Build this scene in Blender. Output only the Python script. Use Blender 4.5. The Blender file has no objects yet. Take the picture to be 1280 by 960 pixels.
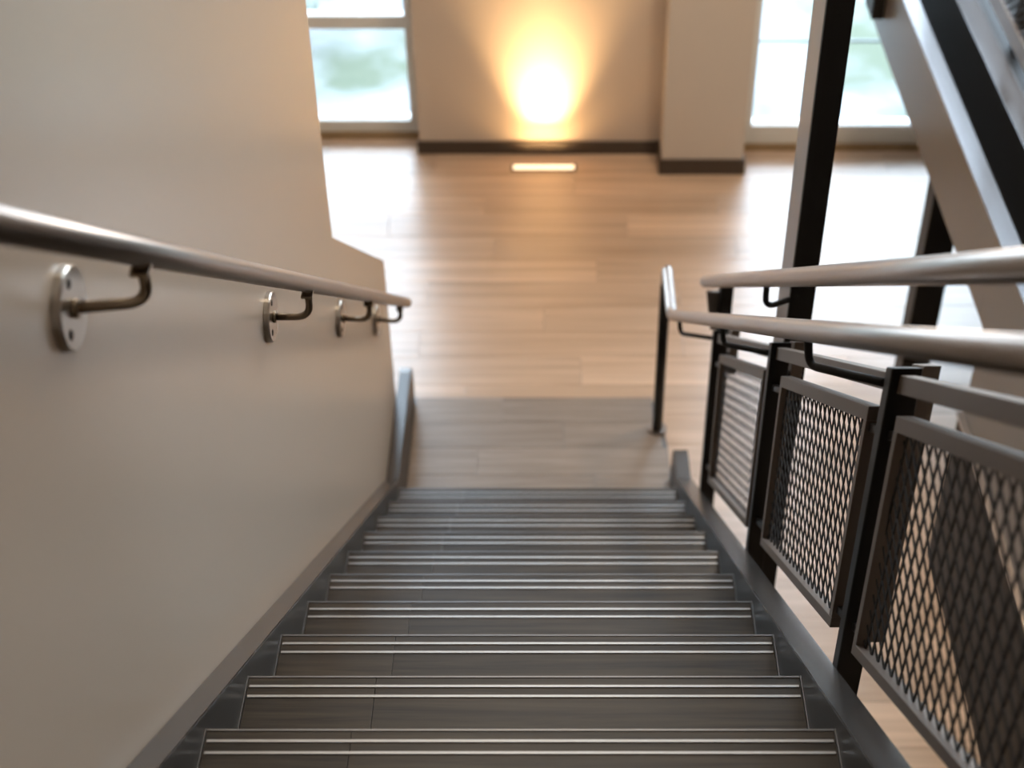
import bpy, bmesh, math, random
from mathutils import Vector, Matrix
random.seed(7)
S = bpy.context.scene
COL = S.collection

# ------------------------------------------------------------------ camera
F_PX = 1894.0
PITCH = math.radians(39.8)
cam_d = bpy.data.cameras.new('camera')
cam_d.sensor_width = 36.0
cam_d.lens = F_PX / 1280 * 36.0
cam_d.shift_x = -50 / 1280
cam_d.clip_start = 0.05
cam_d.dof.use_dof = True
cam_d.dof.focus_distance = 3.1
cam_d.dof.aperture_fstop = 2.6
cam = bpy.data.objects.new('camera', cam_d)
cam.location = (0, 0, 4.416)
cam.rotation_euler = (math.pi/2 - PITCH, 0, 0)
COL.objects.link(cam)
S.camera = cam

# ------------------------------------------------------------------ world, exposure
SKY = 11.8
w = bpy.data.worlds.new('World'); S.world = w; w.use_nodes = True
wn = w.node_tree.nodes; wl = w.node_tree.links
bg = wn['Background']
tc = wn.new('ShaderNodeTexCoord'); sx = wn.new('ShaderNodeSeparateXYZ')
rp = wn.new('ShaderNodeValToRGB')
rp.color_ramp.elements[0].position = 0.0; rp.color_ramp.elements[0].color = (0.76, 0.85, 1.0, 1)
rp.color_ramp.elements[1].position = 1.0; rp.color_ramp.elements[1].color = (0.62, 0.78, 1.0, 1)
wl.new(tc.outputs['Generated'], sx.inputs[0]); wl.new(sx.outputs['Z'], rp.inputs[0])
wl.new(rp.outputs[0], bg.inputs['Color']); bg.inputs['Strength'].default_value = SKY
S.view_settings.view_transform = 'Standard'; S.view_settings.look = 'None'
S.view_settings.gamma = 1.0; S.view_settings.use_curve_mapping = False
S.view_settings.exposure = 0.14

def area(name, loc, rot, sx_, sy_, power, color, spread=math.pi):
    l = bpy.data.lights.new(name, 'AREA'); l.shape = 'RECTANGLE'
    l.size = sx_; l.size_y = sy_; l.energy = power; l.color = color; l.spread = spread
    o = bpy.data.objects.new(name, l); o.location = loc; o.rotation_euler = rot
    COL.objects.link(o); return o
# added overhead fill lights for the hall, unseen (outside the frame)
area('overhead_fill', (1.6, 1.2, 6.9), (0, 0, 0), 2.4, 3.0, 30, (1.0, 0.90, 0.78))
area('overhead_fill', (0.0, 5.0, 6.9), (0, 0, 0), 2.4, 1.6, 70, (1.0, 0.84, 0.66))

def point_fill(name, loc, r, power, color):
    l = bpy.data.lights.new(name, 'POINT'); l.shadow_soft_size = r; l.energy = power; l.color = color
    o = bpy.data.objects.new(name, l); o.location = loc; COL.objects.link(o)
# added warm fill light over the lower hall, unseen (above the frame)
point_fill('warm_hall_fill', (1.25, 5.3, 3.4), 0.22, 120, (1.0, 0.76, 0.52))

# ------------------------------------------------------------------ materials
def new_mat(name):
    m = bpy.data.materials.new(name); m.use_nodes = True
    nt = m.node_tree; b = nt.nodes['Principled BSDF']
    return m, nt, b
def simple(name, col, rough=0.5, metal=0.0, bump=0.0, scale=80, spec=0.5, var=0.0, stretch=(1,1,1), coat=0.0):
    m, nt, b = new_mat(name)
    b.inputs['Base Color'].default_value = (*col, 1); b.inputs['Roughness'].default_value = rough
    b.inputs['Metallic'].default_value = metal; b.inputs['Specular IOR Level'].default_value = spec
    b.inputs['Coat Weight'].default_value = coat
    tc = nt.nodes.new('ShaderNodeTexCoord'); mp = nt.nodes.new('ShaderNodeMapping')
    mp.inputs['Scale'].default_value = stretch
    nz = nt.nodes.new('ShaderNodeTexNoise'); nz.inputs['Scale'].default_value = scale
    nz.inputs['Detail'].default_value = 4
    nt.links.new(tc.outputs['Object'], mp.inputs[0]); nt.links.new(mp.outputs[0], nz.inputs['Vector'])
    if var:
        mx = nt.nodes.new('ShaderNodeMix'); mx.data_type = 'RGBA'
        mx.inputs[6].default_value = (*[c*(1-var) for c in col], 1)
        mx.inputs[7].default_value = (*[min(1, c*(1+var)) for c in col], 1)
        nt.links.new(nz.outputs['Fac'], mx.inputs[0]); nt.links.new(mx.outputs[2], b.inputs['Base Color'])
    if bump:
        bp = nt.nodes.new('ShaderNodeBump'); bp.inputs['Strength'].default_value = bump
        bp.inputs['Distance'].default_value = 0.002
        nt.links.new(nz.outputs['Fac'], bp.inputs['Height']); nt.links.new(bp.outputs[0], b.inputs['Normal'])
    return m
def wood(name, dark, light, rough, grain=(1.2, 22, 22), tint=0.25, coat=0.0, spec=0.5):
    m, nt, b = new_mat(name)
    N = nt.nodes; L = nt.links
    tc = N.new('ShaderNodeTexCoord'); oi = N.new('ShaderNodeObjectInfo')
    ad = N.new('ShaderNodeVectorMath'); ad.operation = 'ADD'
    ml = N.new('ShaderNodeVectorMath'); ml.operation = 'SCALE'; ml.inputs['Scale'].default_value = 37.0
    cb = N.new('ShaderNodeCombineXYZ')
    for i in range(3): L.new(oi.outputs['Random'], cb.inputs[i])
    L.new(cb.outputs[0], ml.inputs[0]); L.new(tc.outputs['Object'], ad.inputs[0]); L.new(ml.outputs[0], ad.inputs[1])
    mp = N.new('ShaderNodeMapping'); mp.inputs['Scale'].default_value = grain
    L.new(ad.outputs[0], mp.inputs[0])
    nz = N.new('ShaderNodeTexNoise'); nz.inputs['Scale'].default_value = 1.0
    nz.inputs['Detail'].default_value = 8; nz.inputs['Roughness'].default_value = 0.62; nz.inputs['Distortion'].default_value = 0.4
    L.new(mp.outputs[0], nz.inputs['Vector'])
    cr = N.new('ShaderNodeValToRGB')
    cr.color_ramp.elements[0].position = 0.33; cr.color_ramp.elements[0].color = (*dark, 1)
    cr.color_ramp.elements[1].position = 0.68; cr.color_ramp.elements[1].color = (*light, 1)
    L.new(nz.outputs['Fac'], cr.inputs[0])
    hs = N.new('ShaderNodeHueSaturation')
    mr = N.new('ShaderNodeMapRange'); mr.inputs['To Min'].default_value = 1 - tint; mr.inputs['To Max'].default_value = 1 + tint
    L.new(oi.outputs['Random'], mr.inputs['Value']); L.new(mr.outputs[0], hs.inputs['Value'])
    L.new(cr.outputs[0], hs.inputs['Color']); L.new(hs.outputs[0], b.inputs['Base Color'])
    b.inputs['Roughness'].default_value = rough; b.inputs['Coat Weight'].default_value = coat
    b.inputs['Specular IOR Level'].default_value = spec
    bp = N.new('ShaderNodeBump'); bp.inputs['Strength'].default_value = 0.15; bp.inputs['Distance'].default_value = 0.001
    L.new(nz.outputs['Fac'], bp.inputs['Height']); L.new(bp.outputs[0], b.inputs['Normal'])
    return m
M = {}
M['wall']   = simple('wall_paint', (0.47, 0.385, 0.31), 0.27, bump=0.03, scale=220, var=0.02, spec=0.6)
M['pier']   = simple('pier_paint', (0.66, 0.585, 0.51), 0.6, bump=0.06, scale=220, var=0.02, spec=0.3)
M['wallb']  = simple('wall_paint_lifted', (0.62, 0.52, 0.43), 0.5, bump=0.03, scale=220, var=0.02, spec=0.4)  # wall paint made paler to make up for weak light on the back wall
M['ceil']   = simple('ceiling_paint', (0.7, 0.68, 0.64), 0.8)
M['base']   = simple('baseboard_rubber', (0.065, 0.045, 0.033), 0.5, var=0.05, scale=20)
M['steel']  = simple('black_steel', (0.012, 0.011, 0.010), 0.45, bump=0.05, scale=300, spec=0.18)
M['frame']  = simple('bronze_frame_steel', (0.125, 0.095, 0.074), 0.5, bump=0.05, scale=300, spec=0.25)
M['string'] = simple('stringer_steel', (0.030, 0.027, 0.025), 0.33, bump=0.04, scale=160, spec=0.2, var=0.1)
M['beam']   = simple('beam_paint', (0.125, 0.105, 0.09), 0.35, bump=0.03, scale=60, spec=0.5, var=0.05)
M['inox']   = simple('brushed_stainless', (0.30, 0.26, 0.235), 0.33, metal=1.0, bump=0.06, scale=60, stretch=(12, 1, 1))
M['brack']  = simple('bronze_bracket_metal', (0.22, 0.17, 0.12), 0.34, metal=1.0, bump=0.03, scale=200)
M['disc']   = simple('satin_steel_plate', (0.42, 0.38, 0.33), 0.28, metal=1.0, bump=0.03, scale=200)
M['strip']  = simple('grip_strip_metal', (0.36, 0.36, 0.36), 0.45, metal=0.9)
M['nose']   = simple('nosing_metal', (0.16, 0.16, 0.165), 0.35, metal=0.8)
M['white']  = simple('window_frame_paint', (0.78, 0.77, 0.73), 0.4)
M['sill']   = simple('threshold_wood', (0.30, 0.20, 0.10), 0.45, var=0.15, scale=12)
M['hole']   = simple('screw_black', (0.02, 0.02, 0.02), 0.5, metal=0.5)
M['floor']  = wood('oak_planks', (0.44, 0.30, 0.20), (0.64, 0.465, 0.335), 0.28, tint=0.12, grain=(0.7, 18, 18), spec=1.0)
M['cap']    = simple('stringer_sheen_steel', (0.050, 0.044, 0.040), 0.26, bump=0.03, scale=160, spec=0.65, var=0.08)  # paler, glossier stringer steel that carries the light on the tops
M['flange'] = simple('flange_gloss_paint', (0.20, 0.20, 0.21), 0.22, metal=0.6, bump=0.02, scale=60)
M['mesh']   = simple('mesh_black_steel', (0.010, 0.009, 0.009), 0.6, spec=0.3)
M['platf']  = wood('platform_wood', (0.21, 0.17, 0.14), (0.32, 0.265, 0.225), 0.36, grain=(2.0, 45, 45), tint=0.06)
M['tread']  = wood('dark_tread_wood', (0.012, 0.009, 0.006), (0.058, 0.043, 0.029), 0.38, grain=(2.0, 45, 45), tint=0.12, spec=0.32)
M['subfl']  = simple('subfloor', (0.10, 0.07, 0.05), 0.7)
M['bark']   = simple('shrub_bark', (0.16, 0.12, 0.09), 0.9)
M['leaf']   = simple('shrub_leaf', (0.10, 0.16, 0.07), 0.6, var=0.3, scale=3)
M['pole']   = simple('outdoor_rail_metal', (0.12, 0.14, 0.14), 0.5)
def ground_mat():
    m, nt, b = new_mat('snow_and_grass')
    nz = nt.nodes.new('ShaderNodeTexNoise'); nz.inputs['Scale'].default_value = 1.3; nz.inputs['Detail'].default_value = 5
    tc = nt.nodes.new('ShaderNodeTexCoord'); cr = nt.nodes.new('ShaderNodeValToRGB')
    cr.color_ramp.elements[0].position = 0.38; cr.color_ramp.elements[0].color = (0.085, 0.10, 0.065, 1)
    cr.color_ramp.elements[1].position = 0.58; cr.color_ramp.elements[1].color = (0.24, 0.25, 0.255, 1)
    nt.links.new(tc.outputs['Object'], nz.inputs['Vector']); nt.links.new(nz.outputs['Fac'], cr.inputs[0])
    nt.links.new(cr.outputs[0], b.inputs['Base Color']); b.inputs['Roughness'].default_value = 0.9
    return m
M['ground'] = ground_mat()
def glass_mat():
    m, nt, b = new_mat('window_glass'); nt.nodes.remove(b)
    out = nt.nodes['Material Output']; t = nt.nodes.new('ShaderNodeBsdfTransparent'); g = nt.nodes.new('ShaderNodeBsdfGlossy')
    t.inputs['Color'].default_value = (0.93, 0.96, 0.95, 1); g.inputs['Roughness'].default_value = 0.02
    f = nt.nodes.new('ShaderNodeFresnel'); f.inputs['IOR'].default_value = 1.35
    mx = nt.nodes.new('ShaderNodeMixShader'); nt.links.new(f.outputs[0], mx.inputs[0])
    nt.links.new(t.outputs[0], mx.inputs[1]); nt.links.new(g.outputs[0], mx.inputs[2]); nt.links.new(mx.outputs[0], out.inputs[0])
    return m
M['glass'] = glass_mat()
def lens_mat():
    m, nt, b = new_mat('lamp_lens')
    b.inputs['Base Color'].default_value = (0.9, 0.85, 0.75, 1)
    b.inputs['Emission Color'].default_value = (1.0, 0.78, 0.50, 1); b.inputs['Emission Strength'].default_value = 1.4
    return m
M['lens'] = lens_mat()

# ------------------------------------------------------------------ mesh helpers
class MB:
    def __init__(s): s.bm = bmesh.new()
    def hexa(s, v):       # 8 points: bottom 4 (ccw), top 4 (ccw)
        vs = [s.bm.verts.new(p) for p in v]
        for f in ((3,2,1,0),(4,5,6,7),(0,1,5,4),(1,2,6,5),(2,3,7,6),(3,0,4,7)):
            s.bm.faces.new([vs[i] for i in f])
        return s
    def box(s, x0, x1, y0, y1, z0, z1):
        return s.hexa([(x0,y0,z0),(x1,y0,z0),(x1,y1,z0),(x0,y1,z0),(x0,y0,z1),(x1,y0,z1),(x1,y1,z1),(x0,y1,z1)])
    def sbox(s, x0, x1, y0, y1, a0, a1):   # box following the stair slope: heights above the nosing line
        return s.hexa([(x0,y0,NZ(y0)+a0),(x1,y0,NZ(y0)+a0),(x1,y1,NZ(y1)+a0),(x0,y1,NZ(y1)+a0),
                       (x0,y0,NZ(y0)+a1),(x1,y0,NZ(y0)+a1),(x1,y1,NZ(y1)+a1),(x0,y1,NZ(y1)+a1)])
    def prism_x(s, pts, x0, x1):           # polygon in (y,z) extruded along x
        a = [s.bm.verts.new((x0, y, z)) for y, z in pts]; b = [s.bm.verts.new((x1, y, z)) for y, z in pts]
        n = len(pts); s.bm.faces.new(a); s.bm.faces.new(b[::-1])
        for i in range(n): s.bm.faces.new([a[i], b[i], b[(i+1)%n], a[(i+1)%n]])
        return s
    def prism_z(s, pts, z0, z1):
        a = [s.bm.verts.new((x, y, z0)) for x, y in pts]; b = [s.bm.verts.new((x, y, z1)) for x, y in pts]
        n = len(pts); s.bm.faces.new(a); s.bm.faces.new(b[::-1])
        for i in range(n): s.bm.faces.new([a[i], b[i], b[(i+1)%n], a[(i+1)%n]])
        return s
    def prism_y(s, pts, y0, y1):
        a = [s.bm.verts.new((x, y0, z)) for x, z in pts]; b = [s.bm.verts.new((x, y1, z)) for x, z in pts]
        n = len(pts); s.bm.faces.new(a); s.bm.faces.new(b[::-1])
        for i in range(n): s.bm.faces.new([a[i], b[i], b[(i+1)%n], a[(i+1)%n]])
        return s
    def tube(s, path, r, seg=20, cap=True):
        P = [Vector(p) for p in path]; rings = []
        t0 = (P[1]-P[0]).normalized(); up = Vector((0,0,1)) if abs(t0.z) < 0.9 else Vector((1,0,0))
        nrm = (up - t0*up.dot(t0)).normalized()
        for i, p in enumerate(P):
            if i == 0: t = t0
            elif i == len(P)-1: t = (P[i]-P[i-1]).normalized()
            else: t = ((P[i+1]-P[i]).normalized() + (P[i]-P[i-1]).normalized()).normalized()
            nrm = (nrm - t*nrm.dot(t)).normalized(); bn = t.cross(nrm)
            rings.append([s.bm.verts.new(p + (nrm*math.cos(2*math.pi*k/seg) + bn*math.sin(2*math.pi*k/seg))*r) for k in range(seg)])
        for a, b in zip(rings, rings[1:]):
            for k in range(seg):
                f = s.bm.faces.new([a[k], a[(k+1)%seg], b[(k+1)%seg], b[k]]); f.smooth = True
        if cap: s.bm.faces.new(rings[0][::-1]); s.bm.faces.new(rings[-1])
        return s
    def disc_x(s, x0, x1, y, z, r, seg=40, ch=0.003):      # round plate facing +x with a chamfered rim
        prof = [(x0, r), (x1-ch, r), (x1, r-ch)]
        rings = [[s.bm.verts.new((px, y+pr*math.cos(2*math.pi*k/seg), z+pr*math.sin(2*math.pi*k/seg))) for k in range(seg)] for px, pr in prof]
        for a, b in zip(rings, rings[1:]):
            for k in range(seg):
                s.bm.faces.new([a[k], a[(k+1)%seg], b[(k+1)%seg], b[k]])
        s.bm.faces.new(rings[0][::-1]); s.bm.faces.new(rings[-1]); return s
    def mesh(s, name, mat, bevel=0):
        bm = s.bm
        bmesh.ops.recalc_face_normals(bm, faces=bm.faces)
        if bevel:
            ed = [e for e in bm.edges if len(e.link_faces) == 2 and e.calc_face_angle() > 0.5]
            bmesh.ops.bevel(bm, geom=ed, offset=bevel, segments=2, profile=0.6, affect='EDGES')
        me = bpy.data.meshes.new(name); bm.to_mesh(me); bm.free(); me.materials.append(mat); return me
    def obj(s, name, mat, parent=None, bevel=0):
        return link(name, s.mesh(name, mat, bevel), parent)
def origin(o):
    L = Vector((0,0,0))
    while o is not None:
        L += o.location; o = o.parent
    return L
def link(name, me, parent=None):
    """Mesh data is in world coordinates: recentre it on its own base so that each object has a real origin."""
    xs = [v.co for v in me.vertices]
    c = Vector(((min(v.x for v in xs)+max(v.x for v in xs))/2, (min(v.y for v in xs)+max(v.y for v in xs))/2, min(v.z for v in xs)))
    me.transform(Matrix.Translation(-c))
    o = bpy.data.objects.new(name, me); COL.objects.link(o)
    if parent is not None:
        o.parent = parent; o.location = c - origin(parent)
    else: o.location = c
    return o
def thing(name, label, cat, loc, group=None):
    o = bpy.data.objects.new(name, None); COL.objects.link(o); o.location = loc; o.empty_display_size = 0.1
    o['label'] = label; o['category'] = cat
    if group: o['group'] = group
    return o
def tag(o, label, cat, group=None):
    o['label'] = label; o['category'] = cat
    if group: o['group'] = group
    return o
def struct(o, label=None, cat=None):
    o['kind'] = 'structure'
    if label: o['label'] = label
    if cat: o['category'] = cat
    return o
def fillet(pts, rad, n=8):
    """Round the corners of a polyline."""
    P = [Vector(p) for p in pts]; out = [P[0]]
    for i in range(1, len(P)-1):
        a = (P[i-1]-P[i]); b = (P[i+1]-P[i]); r = min(rad, a.length*0.49, b.length*0.49)
        p0 = P[i] + a.normalized()*r; p1 = P[i] + b.normalized()*r
        for k in range(n+1):
            t = k/n; out.append(p0*(1-t)**2 + P[i]*2*t*(1-t) + p1*t**2)
    out.append(P[-1]); return out

# ------------------------------------------------------------------ stair geometry constants
Y0, Z0, GO, RI, SL = 1.66, 2.242, 0.30, 0.222, 0.74
def NZ(y): return Z0 - SL*(y - Y0)         # the nosing line
XL, XR = -0.611, 0.500                     # inner faces of the stringers
XW = -0.662                                # face of the stair-side wall

# ------------------------------------------------------------------ floor, room shell
fl = struct(MB().box(-5.5, 6.0, -3.5, 7.56, -0.16, -0.012).obj('floor', M['subfl']), 'pale oak plank floor of the lower hall', 'floor')
PW, PL = 0.20, 1.24
cache = {}
def plank_mesh(wd, ln):
    k = (round(wd,3), round(ln,3))
    if k not in cache:
        b = MB().box(-ln/2, ln/2, -wd/2, wd/2, 0, 0.012)
        cache[k] = b.mesh('floor_plank', M['floor'], 0.0012)
    return cache[k]
def put_plank(x0, x1, y0, y1):
    me = plank_mesh(y1-y0-0.0015, x1-x0-0.0015)
    o = bpy.data.objects.new('floor_plank', me); COL.objects.link(o); o.parent = fl
    o.location = Vector(((x0+x1)/2, (y0+y1)/2, -0.012)) - fl.location
offs = [0.0, 0.53, 0.21, 0.83, 0.37, 1.02, 0.14, 0.66]
r = 0; y = 7.494
while y > 0.6:
    y0 = y - PW
    o0 = offs[r % 8] + 0.09*math.sin(r*2.3)
    xa = -2.3 if y > 3.5 else 0.0
    x = -4.96 + o0
    while x < 3.3:
        x1 = x + PL
        if x1 > xa and (x < 3.2): put_plank(x, x1, y0, y)
        x = x1
    r += 1; y = y0
# the margin of the same floor outside the planks that can be seen
mg = MB()
mg.box(-5.4, -3.6, 0.6, 7.49, -0.012, 0.0); mg.box(4.55, 5.9, 0.6, 7.36, -0.012, 0.0); mg.box(-5.4, 5.9, -3.4, 0.5, -0.012, 0.0)
mg.obj('floor_margin', M['floor'], fl)

XB0, XB1, YB = -0.735, 0.594, 7.31        # back wall section
ZC = 7.0
struct(MB().box(XB0, 1.036, YB, 7.60, 0, ZC).obj('wall_back', M['wallb']), 'beige painted wall section between the two tall windows', 'wall')
struct(MB().box(0.594, 1.036, 7.096, YB, 0, ZC).obj('wall_pier', M['pier'], None, 0.003), 'pale square pier standing proud of the wall beside the window', 'pier')
struct(MB().box(XB0-0.012, 0.594-0.012, YB-0.012, YB, 0, 0.078).obj('baseboard_back', M['base'], None, 0.002), 'dark brown baseboard under the lamp-lit wall', 'baseboard')
bb = MB().prism_z([(0.582, YB-0.0125), (0.582, 7.084), (1.048, 7.084), (1.048, YB), (1.036, YB), (1.036, 7.096), (0.594, 7.096), (0.594, YB-0.0125)], 0, 0.092)
struct(bb.obj('baseboard_pier', M['base']), 'dark brown baseboard wrapped around the pier', 'baseboard')
struct(MB().box(-5.5, -3.0, 7.40, 7.60, 0, ZC).obj('wall_back_left', M['wall']))
struct(MB().box(4.2, 6.0, 7.40, 7.60, 0, ZC).obj('wall_back_right', M['wall']))
struct(MB().box(-5.6, -5.5, -3.5, 7.6, -0.1, ZC).obj('wall_left', M['wall']))
struct(MB().box(6.0, 6.1, -3.5, 7.6, -0.1, ZC).obj('wall_right', M['wall']))
struct(MB().box(-5.6, 6.1, -3.6, -3.5, -0.1, ZC).obj('wall_rear', M['wall']))
struct(MB().box(-5.6, 6.1, -3.6, 7.7, ZC, ZC+0.15).obj('ceiling', M['ceil']))
# stair-side wall: full height, then a low end whose top slopes with the flight
pts = [(-3.4, 0.0), (4.90, 0.0), (4.90, 0.965), (4.872, 0.987), (3.792, 1.832), (3.792, ZC-0.01), (-3.4, ZC-0.01)]
struct(MB().prism_x(pts, XW-0.16, XW).obj('wall_stair', M['wall'], None, 0.002), 'beige wall beside the stairs ending in a low sloped wing', 'wall')

# windows
def window(name, label, x0, x1, yp, rails, zr, jamb, thr):
    root = MB()
    root.box(x0, x0+jamb, yp, yp+0.07, 0.0, 6.8).box(x1-jamb, x1, yp, yp+0.07, 0.0, 6.8)
    root.box(x0+jamb, x1-jamb, yp, yp+0.07, 0.03, zr).box(x0+jamb, x1-jamb, yp, yp+0.07, 6.7, 6.8)
    f = root.obj(name, M['white'], None, 0.002); struct(f, label, 'window')
    for z0, z1 in rails:
        MB().box(x0+jamb, x1-jamb, yp+0.01, yp+0.075, z0, z1).obj('window_rail', M['white'], f, 0.002)
    zs = [zr] + [z for a in rails for z in a] + [6.7]
    for a, b in zip(zs[::2], zs[1::2]):
        MB().box(x0+jamb, x1-jamb, yp+0.04, yp+0.038, a, b).obj('glass_pane', M['glass'], f)
    MB().box(x0, x1, yp-0.03, yp+0.10, 0.0, 0.03).obj('threshold', M['sill'], f)
    MB().box(x0+jamb, x1-jamb, yp+0.07, yp+0.14, 0.0, zr-0.03).obj('outer_sill', M['white'], f)
    return f
window('window_1', 'tall white-framed window left of the lamp-lit wall', -3.0, XB0, 7.494, [(0.655, 0.73), (2.2, 2.27), (4.2, 4.27)], 0.10, 0.06, 0)
wall2 = window('window_2', 'tall white-framed window right of the pier', 1.036, 4.2, 7.364, [(2.2, 2.27), (4.2, 4.27)], 0.142, 0.07, 0)
MB().box(2.60, 2.68, 7.37, 7.42, 0.142, 6.7).obj('mullion', M['white'], wall2)

# ------------------------------------------------------------------ outdoors
struct(MB().box(-14, 16, 7.62, 40, -0.35, -0.12).obj('ground', M['ground']), 'patchy snow and grass outside the windows', 'ground')
def shrub(x, y, h, n, seed, label):
    rr = random.Random(seed)
    t = thing('shrub', label, 'shrub', (x, y, -0.12), None)
    st = MB(); lf = MB()
    for i in range(n):
        a = rr.uniform(0, 6.28); s = rr.uniform(0.25, 0.8)*h
        P = [Vector((x, y, -0.12))]; 
        for k in range(1, 6):
            P.append(P[0] + Vector((math.cos(a)*s*(k/5)**1.3, math.sin(a)*s*(k/5)**1.3, h*rr.uniform(0.85, 1.0)*k/5)))
        st.tube(P, 0.010, 5)
        for k in range(70):
            u = rr.uniform(0.25, 1.0)*5; i0 = min(int(u), 4); p = P[i0].lerp(P[i0+1], u-i0)
            p = p + Vector((rr.gauss(0, .09), rr.gauss(0, .09), rr.gauss(0, .07)))
            d = Vector((rr.gauss(0,1), rr.gauss(0,1), rr.gauss(0,1))).normalized(); e = d.orthogonal().normalized()
            L = rr.uniform(0.03, 0.06)
            v = [lf.bm.verts.new(p - d*L), lf.bm.verts.new(p + e*L*0.45), lf.bm.verts.new(p + d*L), lf.bm.verts.new(p - e*L*0.45)]
            lf.bm.faces.new(v)
    st.obj('branches', M['bark'], t)
    o = lf.obj('foliage', M['leaf'], t); o['kind'] = 'stuff'
shrub(-1.75, 8.95, 0.75, 11, 3, 'pale green leafy shrub outside the left window')
shrub(-1.15, 9.9, 0.55, 8, 5, 'smaller green shrub further out, just left of the lamp-lit wall')
ol = thing('outdoor_railing', 'thin grey metal railing outside the right window', 'railing', (2.2, 7.85, -0.12))
MB().box(1.0, 4.4, 7.845, 7.860, 0.40, 0.415).obj('rail', M['pole'], ol)
for x in (1.10, 2.32, 3.6):
    MB().box(x, x+0.03, 7.83, 7.86, -0.12, 0.40).obj('post', M['pole'], ol)

# ------------------------------------------------------------------ in-floor lamp
lm = thing('floor_lamp', 'slim recessed floor light washing the beige wall with warm light', 'lamp', (-0.045, 7.15, 0.0))
MB().box(-0.225, 0.135, 7.120, 7.190, 0.0, 0.004).obj('trim_frame', M['frame'], lm, 0.001)
MB().box(-0.212, 0.122, 7.131, 7.179, 0.004, 0.0055).obj('lens', M['lens'], lm)
area('floor_lamp_light', (-0.045, 7.16, 0.012), (math.radians(180-10), 0, 0), 0.16, 0.03, 7.5, (1.0, 0.64, 0.30), math.radians(62))
area('floor_lamp_spill', (-0.045, 7.155, 0.012), (math.radians(180-20), 0, 0), 0.22, 0.03, 2.0, (1.0, 0.60, 0.25), math.radians(135))

# ------------------------------------------------------------------ staircase
st = thing('staircase', 'straight flight of dark wood treads with metal grip strips between steel stringers', 'staircase', (-0.05, 3.2, 0.0))
def stringer_pts(yend, ztop, y_top_end):
    ytr = Y0 + (Z0 + 0.04 - ztop)/SL
    p = [(-0.6, 2.52), (1.33, 2.52), (ytr, ztop), (yend-0.09, ztop), (yend-0.045, ztop-0.012), (yend-0.014, ztop-0.045), (yend, ztop-0.09), (yend, 0.0),
         (4.05, 0.0), (1.30, 2.06), (-0.6, 2.06)]
    return p
MB().prism_x(stringer_pts(5.15, 0.262, 0), XW+0.0015, XL).obj('stringer', M['string'], st, 0.003)
MB().prism_x(stringer_pts(4.66, 0.225, 0), XR, 0.558).obj('stringer', M['string'], st, 0.003)
def cap(x0, x1, yend, ztop):  # added strip that gives the stringer top its lighter sheen
    ytr = Y0 + (Z0 + 0.04 - ztop)/SL; e = 0.004
    prof = [(1.33, 2.5205), (ytr, ztop+0.0005), (yend-0.09, ztop+0.0005), (yend-0.045, ztop-0.0115), (yend-0.0135, ztop-0.0445)]
    pts = prof + [(y, z+e) for y, z in prof[::-1]]
    b = MB()
    for (a0, b0), (a1, b1) in zip(prof, prof[1:]):
        b.hexa([(x0, a0, b0), (x1, a0, b0), (x1, a1, b1), (x0, a1, b1), (x0, a0, b0+e), (x1, a0, b0+e), (x1, a1, b1+e), (x0, a1, b1+e)])
    b.obj('stringer_top_sheen', M['cap'], st)
cap(XW+0.002, XL-0.001, 5.15, 0.262)
cap(XR+0.001, 0.5575, 4.66, 0.225)
XS = -0.352
for n in range(-1, 10):
    yn, zn = Y0 + GO*n, Z0 - RI*n
    yb = yn - GO if n >= 0 else -0.6
    pan = MB().box(XL+0.0005, XR-0.0005, yb, yn-0.012, zn-0.03, zn-0.012)
    pan.box(XL+0.0005, XR-0.0005, yn-0.030, yn-0.022, zn-(RI if n < 9 else 0.222), zn-0.03)       # riser plate
    if n == -1: nm, lab = 'top_landing', None
    else: nm, lab = 'tread', None
    t = pan.obj(nm, M['steel'], st)
    MB().box(XL+0.004, XS-0.0003, yb+0.002, yn-0.0045, zn-0.012, zn).obj('board', M['tread'], t, 0.0008)
    MB().box(XS+0.0003, XR-0.004, yb+0.002, yn-0.0045, zn-0.012, zn).obj('board', M['tread'], t, 0.0008)
    MB().box(XL+0.004, XR-0.004, yn-0.004, yn, zn-0.035, zn+0.0012).obj('nosing_edge', M['nose'], t)
    for d in (0.026, 0.051):
        MB().box(XL+0.008, XR-0.008, yn-d-0.0028, yn-d+0.0028, zn, zn+0.002).obj('grip_strip', M['strip'], t)
    for x in (XL+0.0008, XR-0.0033):
        MB().box(x, x+0.0025, yb+0.002, yn-0.001, zn-0.01, zn+0.003).obj('end_flange', M['nose'], t)
# bottom platform in dark planks, with a metal edge
zp = 0.022
pf = MB().prism_z([(XL, 4.335), (XR, 4.335), (XR, 4.86), (0.475, 5.08), (0.445, 5.185), (XL-0.03, 5.185), (XL-0.03, 5.112), (XL, 5.112)], 0, zp-0.008).obj('bottom_platform', M['nose'], st)
yy = 4.335; k = 0
while yy < 5.17:
    y2 = min(yy + 0.17, 5.18)
    xe = XR-0.004 if y2 <= 4.87 else (0.478 if y2 < 5.1 else 0.445)
    xs = [XL+0.002, [-0.15, 0.18, -0.32, 0.05, -0.22][k % 5], xe]
    for a, b in zip(xs, xs[1:]):
        MB().box(a+0.001, b-0.001, yy+0.001, y2-0.001, zp-0.008, zp).obj('board', M['platf'], pf, 0.0008)
    yy = y2; k += 1
MB().box(XR-0.003, XR+0.004, 4.37, 4.66, zp, 0.09).obj('end_plate', M['string'], st)

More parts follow.
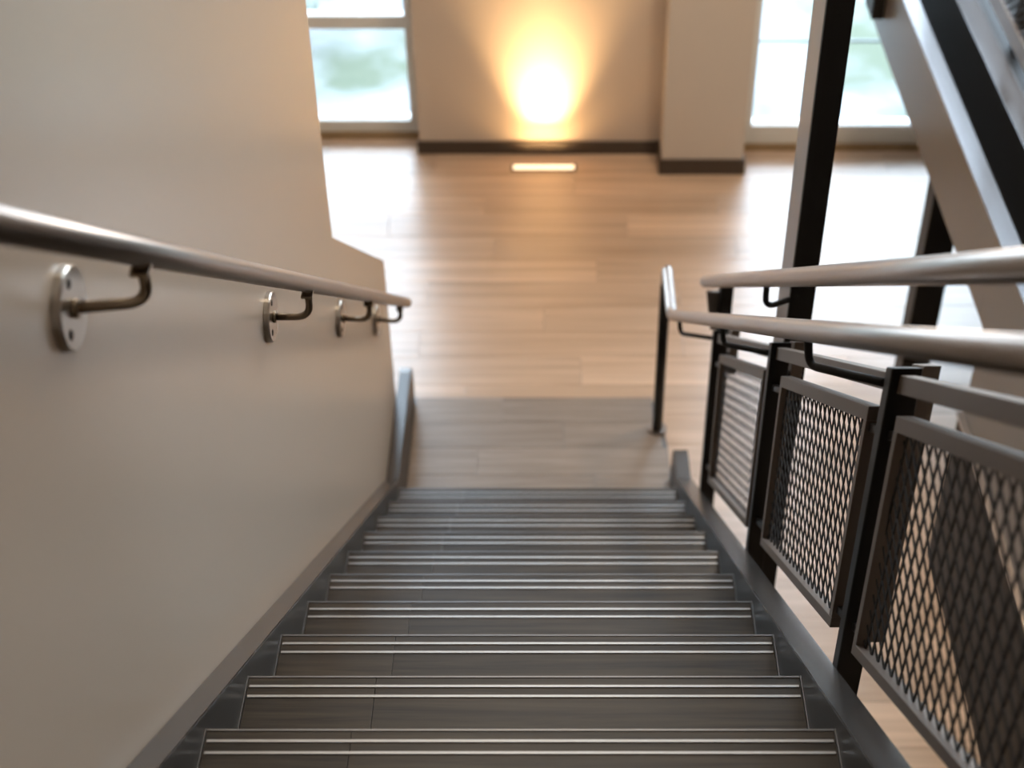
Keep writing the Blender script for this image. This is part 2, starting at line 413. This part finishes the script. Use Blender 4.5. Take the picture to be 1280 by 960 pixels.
# ------------------------------------------------------------------ wall handrail (left)
RL = 0.0205
def lrail(y): return 3.553 - 0.775*(y - 1.289)
hr = thing('wall_handrail', 'brushed steel handrail on round brackets along the beige stair wall', 'handrail', (-0.562, 2.7, lrail(2.7)))
ye = 4.69
MB().tube([(-0.562, 0.35, lrail(0.35)), (-0.562, 2.0, lrail(2.0)), (-0.562, ye, lrail(ye)), (-0.562, ye+0.006, lrail(ye)-0.005)], RL, 32).obj('rail', M['inox'], hr)
for yb, yw, dr in ((0.55, 0.50, 0.06), (1.699, 1.648, 0.058), (2.814, 2.814, 0.096), (3.728, 3.740, 0.096), (4.482, 4.500, 0.096)):
    zc = lrail(yb); zp_ = zc - dr; zl = zc - max(dr, 0.085)
    arm = MB().tube(fillet([(XW+0.010, yw, zp_), (-0.562, yb, zl), (-0.562, yb, zc-RL+0.004)], 0.05), 0.0085, 14)
    arm.box(-0.575, -0.549, yb-0.022, yb+0.022, zc-RL-0.007, zc-RL-0.001)
    arm.tube([(XW+0.011, yw, zp_), (XW+0.020, yw, zp_)], 0.014, 16)
    a = arm.obj('bracket_arm', M['brack'], hr)
    d = MB().disc_x(XW+0.0005, XW+0.013, yw, zp_, 0.060).obj('mounting_plate', M['disc'], hr)
    for an in (90, 210, 330):
        MB().disc_x(XW+0.0125, XW+0.0145, yw+0.040*math.cos(math.radians(an)), zp_+0.040*math.sin(math.radians(an)), 0.0075, 12, 0.001).obj('screw', M['hole'], d)

# ------------------------------------------------------------------ guard on the right stringer
gd = thing('stair_guard', 'black steel guard with metal mesh panels and a brushed steel handrail on the right stringer', 'railing', (0.58, 2.5, NZ(2.5)))
POSTS = (0.82, 1.93, 3.03, 4.14)
for yp in POSTS:
    p = MB(); top = 0.80
    b0 = -0.16 if yp < 4 else NZ(yp)*-1 + 0.0
    p.hexa([(0.5595, yp, NZ(yp)+b0), (0.611, yp, NZ(yp)+b0), (0.611, yp+0.038, NZ(yp)+b0), (0.5595, yp+0.038, NZ(yp)+b0),
            (0.5595, yp, NZ(yp)+top), (0.611, yp, NZ(yp)+top), (0.611, yp+0.038, NZ(yp+0.038)+top), (0.5595, yp+0.038, NZ(yp+0.038)+top)])
    po = p.obj('post', M['steel'], gd, 0.0035)
    # flat bar standing outside the post
    y1 = yp + 0.06
    lo_ = 0.09 if abs(yp-1.93) < 0.01 else 0.60
    MB().hexa([(0.630, y1, NZ(y1)+lo_), (0.660, y1, NZ(y1)+lo_), (0.660, y1+0.07, NZ(y1+0.07)+lo_), (0.630, y1+0.07, NZ(y1+0.07)+lo_),
               (0.630, y1, NZ(y1)+0.80), (0.660, y1, NZ(y1)+0.80), (0.660, y1+0.07, NZ(y1+0.07)+0.80), (0.630, y1+0.07, NZ(y1+0.07)+0.80)]).obj('flat_bar', M['frame'], gd, 0.002)
    MB().box(0.600, 0.640, yp+0.062, yp+0.074, NZ(yp+0.07)+0.66, NZ(yp+0.07)+0.70).obj('spacer', M['steel'], gd)
for a, b in zip(POSTS, POSTS[1:]):
    MB().sbox(0.574, 0.600, a+0.038, b, 0.745, 0.785).obj('top_bar', M['frame'], gd, 0.002)
MB().sbox(0.574, 0.600, 0.1, POSTS[0], 0.745, 0.785).obj('top_bar', M['frame'], gd, 0.002)

def mesh_panel(ya, yb, th=0.0023, lo=0.108, hi=0.702):
    fw, x0, x1 = 0.030, 0.566, 0.594
    f = MB()
    f.sbox(x0, x1, ya, yb, hi-0.034, hi); f.sbox(x0, x1, ya, yb, lo, lo+0.030)
    f.sbox(x0, x1, ya, ya+0.022, lo+0.030, hi-0.034); f.sbox(x0, x1, yb-0.022, yb, lo+0.030, hi-0.034)
    fr = f.obj('mesh_frame', M['frame'], gd, 0.0015)
    # expanded metal: diamond lattice, clipped to the frame
    m = MB(); UU, VV, dp = 0.053, 0.062, th*0.48
    xm = 0.580; y_in0, y_in1, a_lo, a_hi = ya+0.018, yb-0.018, lo+0.024, hi-0.028
    def strand(p, q):
        # p,q = (y, height over nosing line); clip to the rectangle
        (py, pa), (qy, qa) = p, q; t0, t1 = 0.0, 1.0
        for s0, s1, l, h in ((py, qy, y_in0, y_in1), (pa, qa, a_lo, a_hi)):
            d = s1 - s0
            if abs(d) < 1e-9:
                if s0 < l or s0 > h: return
                continue
            u0, u1 = (l-s0)/d, (h-s0)/d
            if u0 > u1: u0, u1 = u1, u0
            t0, t1 = max(t0, u0), min(t1, u1)
        if t1 - t0 < 0.02: return
        y0_, a0_ = py+(qy-py)*t0, pa+(qa-pa)*t0; y1_, a1_ = py+(qy-py)*t1, pa+(qa-pa)*t1
        A = Vector((xm, y0_, NZ(y0_)+a0_)); B = Vector((xm, y1_, NZ(y1_)+a1_))
        d = (B-A).normalized(); n = Vector((0, -d.z, d.y))*th; e = Vector((dp, 0, 0))
        tw = Vector((0.0004 if (qa-pa) > 0 else -0.0004, 0, 0))
        m.hexa([A-n-e-tw, A+n-e+tw, A+n+e+tw, A-n+e-tw, B-n-e-tw, B+n-e+tw, B+n+e+tw, B-n+e-tw])
    # lattice with one axis along the flight and one across it
    cs, sn = 1/math.hypot(1, SL), SL/math.hypot(1, SL)
    yc, zc_ = (ya+yb)/2, NZ((ya+yb)/2) + (lo+hi)/2
    def cell(u, v):
        y_ = yc + u*cs + v*sn; z_ = zc_ - u*sn + v*cs
        return (y_, z_ - NZ(y_))
    nu = int(0.85/UU); nv = int(0.75/VV)
    for i in range(-nu, nu+1):
        for j in range(-nv, nv+1):
            cu, cv = i*UU, j*VV
            T, R_, B_, L_ = (cu, cv+VV/2), (cu+UU/2, cv), (cu, cv-VV/2), (cu-UU/2, cv)
            for p, q in ((T, R_), (R_, B_), (B_, L_), (L_, T)):
                strand(cell(*p), cell(*q))
    mo = m.obj('mesh_infill', M['mesh'], gd); mo['kind'] = 'stuff'
    # fixing tabs to the posts
    for hh in (lo+0.045, hi-0.06):
        for y0_, y1_ in ((yb, yb+0.14), (ya-0.075, ya)):
            MB().sbox(0.574, 0.586, y0_, y1_, hh, hh+0.02).obj('fixing_tab', M['steel'], gd)
mesh_panel(3.135, 4.00, 0.0014)
mesh_panel(2.055, 2.89)
mesh_panel(0.95, 1.88)

# handrail on the guard
RX = 0.46
def rrail(y): return 1.119 - 0.745*(y - 4.338)
path = fillet([(RX, 0.3, rrail(0.3)), (RX, 2.0, rrail(2.0)), (RX, 4.64, rrail(4.64)), (RX, 4.966, rrail(4.64)), (RX, 4.966, zp+0.001)], 0.05, 8)
MB().tube(path[:], 0.0205, 28).obj('handrail', M['inox'], gd)
MB().tube([(RX, 4.966, zp+0.0005), (RX, 4.966, rrail(4.64)-0.09)], 0.0218, 24).obj('newel_post', M['steel'], gd)
MB().tube([(RX, 4.966, zp+0.0005), (RX, 4.966, zp+0.008)], 0.042, 28).obj('foot_plate', M['inox'], gd)
for yp in POSTS:
    ys = yp + 0.21; zr = rrail(ys) - 0.018
    ze = NZ(yp+0.04) + 0.765
    MB().tube(fillet([(RX, ys, zr), (RX+0.006, ys-0.004, zr-0.058), (0.5620, yp+0.04, ze)], 0.04), 0.0078, 12).obj('bracket_arm', M['steel'], gd)

# ------------------------------------------------------------------ upper guard rail behind
ug = thing('upper_guard_rail', 'higher brushed steel rail running behind the mesh guard', 'railing', (0.56, 4.4, 0.0))
def urail(y): return 1.185 - 0.7325*(y - 4.458)
MB().tube([(0.56, 0.3, urail(0.3)), (0.56, 2.0, urail(2.0)), (0.56, 4.47, urail(4.47))], 0.0225, 28).obj('rail', M['inox'], ug)
MB().box(0.600, 0.648, 4.36, 4.41, 0.0, urail(4.38)-0.0).obj('post', M['steel'], ug, 0.003)
MB().prism_y([(0.556, urail(4.44)-0.018), (0.601, urail(4.44)-0.018), (0.601, urail(4.44)-0.19), (0.580, urail(4.44)-0.19)], 4.40, 4.412).obj('end_gusset', M['beam'], ug)
MB().tube(fillet([(0.56, 3.20, urail(3.20)-0.018), (0.562, 3.205, urail(3.2)-0.10), (0.634, 3.245, urail(3.2)-0.10)], 0.04), 0.008, 12).obj('bracket_arm', M['steel'], ug)
tcx = thing('steel_column', 'tall slender black steel column with brown-lit side, rising behind the handrails', 'column', (0.66, 3.32, 0.0))
MB().box(0.630, 0.696, 3.24, 3.40, 0.01, ZC-0.001).obj('shaft', M['beam'], tcx, 0.003)  # brown coat stands in for warm light on the inner side
MB().box(0.600+0.03, 0.74, 3.20, 3.44, 0.0, 0.012).obj('base_plate', M['steel'], tcx)
MB().box(0.632, 0.697, 3.235, 3.2395, 0.013, ZC-0.001).obj('near_face_shade', M['steel'], tcx)  # black sheet, puts the shade of the near face into colour

# ------------------------------------------------------------------ raised landing at the right
rl = thing('raised_landing', 'raised steel landing with a deep edge beam behind the guard at the right', 'landing', (2.4, 4.0, 0.0))
YE = 7.05
MB().box(1.502, 1.570, -0.5, YE, 1.5275, 1.531).obj('top_flange', M['flange'], rl)
b = MB().box(1.500, 1.568, 4.24, YE, 1.517, 1.527).box(1.500, 1.512, 4.24, YE, 1.20, 1.517).box(1.500, 1.568, 4.24, YE, 1.19, 1.20)
b.obj('edge_beam', M['beam'], rl, 0.001)
MB().box(1.500, 1.568, -0.5, 4.24, 1.19, 1.527).obj('edge_beam', M['beam'], rl, 0.001)
MB().box(1.569, 1.729, -0.5, YE, 1.22, 1.24).obj('trough', M['steel'], rl)
MB().box(1.730, 1.860, -0.5, YE, 1.20, 1.5265).obj('inner_beam', M['steel'], rl)
MB().box(1.730, 1.822, -0.5, YE, 1.527, 1.531).obj('top_flange', M['flange'], rl, 0.001)
MB().box(1.861, 3.4, -0.5, YE, 1.40, 1.525).obj('deck', M['steel'], rl)
MB().box(1.835, 1.865, -0.5, YE, 1.575, 1.650).obj('panel_frame', M['beam'], rl, 0.003)
mm = MB()
for i in range(0, 46):
    for j in range(0, 14):
        cy, cz = 4.4 + i*0.056, 1.67 + j*0.041
        for (p, q) in (((cy, cz-.0205), (cy+.028, cz)), ((cy+.028, cz), (cy, cz+.0205)), ((cy, cz+.0205), (cy-.028, cz)), ((cy-.028, cz), (cy, cz-.0205))):
            A = Vector((1.85, *p)); B = Vector((1.85, *q)); d = (B-A).normalized(); n = Vector((0, -d.z, d.y))*0.0028; e = Vector((0.003, 0, 0))
            mm.hexa([A-n-e, A+n-e, A+n+e, A-n+e, B-n-e, B+n-e, B+n+e, B-n+e])
o = mm.obj('mesh_infill', M['steel'], rl); o['kind'] = 'stuff'
for y_ in (4.3, 5.6, 6.95):
    MB().box(1.870, 1.910, y_, y_+0.05, 1.53, 2.5).obj('guard_post', M['steel'], rl, 0.003)
MB().box(1.850, 1.915, 4.3, YE, 2.5, 2.53).obj('guard_cap', M['inox'], rl)
MB().box(1.55, 1.672, 5.21, 5.33, 0.0, 1.19).obj('support_post', M['steel'], rl, 0.004)
MB().box(3.2, 3.32, 5.21, 5.33, 0.0, 1.45).obj('support_post', M['steel'], rl, 0.004)
MB().box(1.445, 1.4995, 6.33, 6.50, 1.29, 2.1).obj('hanger_plate', M['steel'], rl, 0.003)
# solid side below the landing nearer the viewer
MB().box(1.504, 1.560, -0.5, 4.236, 0.0, 0.74).obj('side_panel', M['steel'], rl, 0.002)
MB().box(1.495, 1.560, -0.5, 4.238, 0.74, 0.755).obj('panel_ledge', M['inox'], rl, 0.001)
MB().box(1.520, 1.560, -0.5, 4.236, 0.755, 1.19).obj('upper_side_panel', M['beam'], rl, 0.002)
MB().box(1.56, 3.3, 4.17, 4.236, 0.0, 1.45).obj('end_panel', M['steel'], rl)
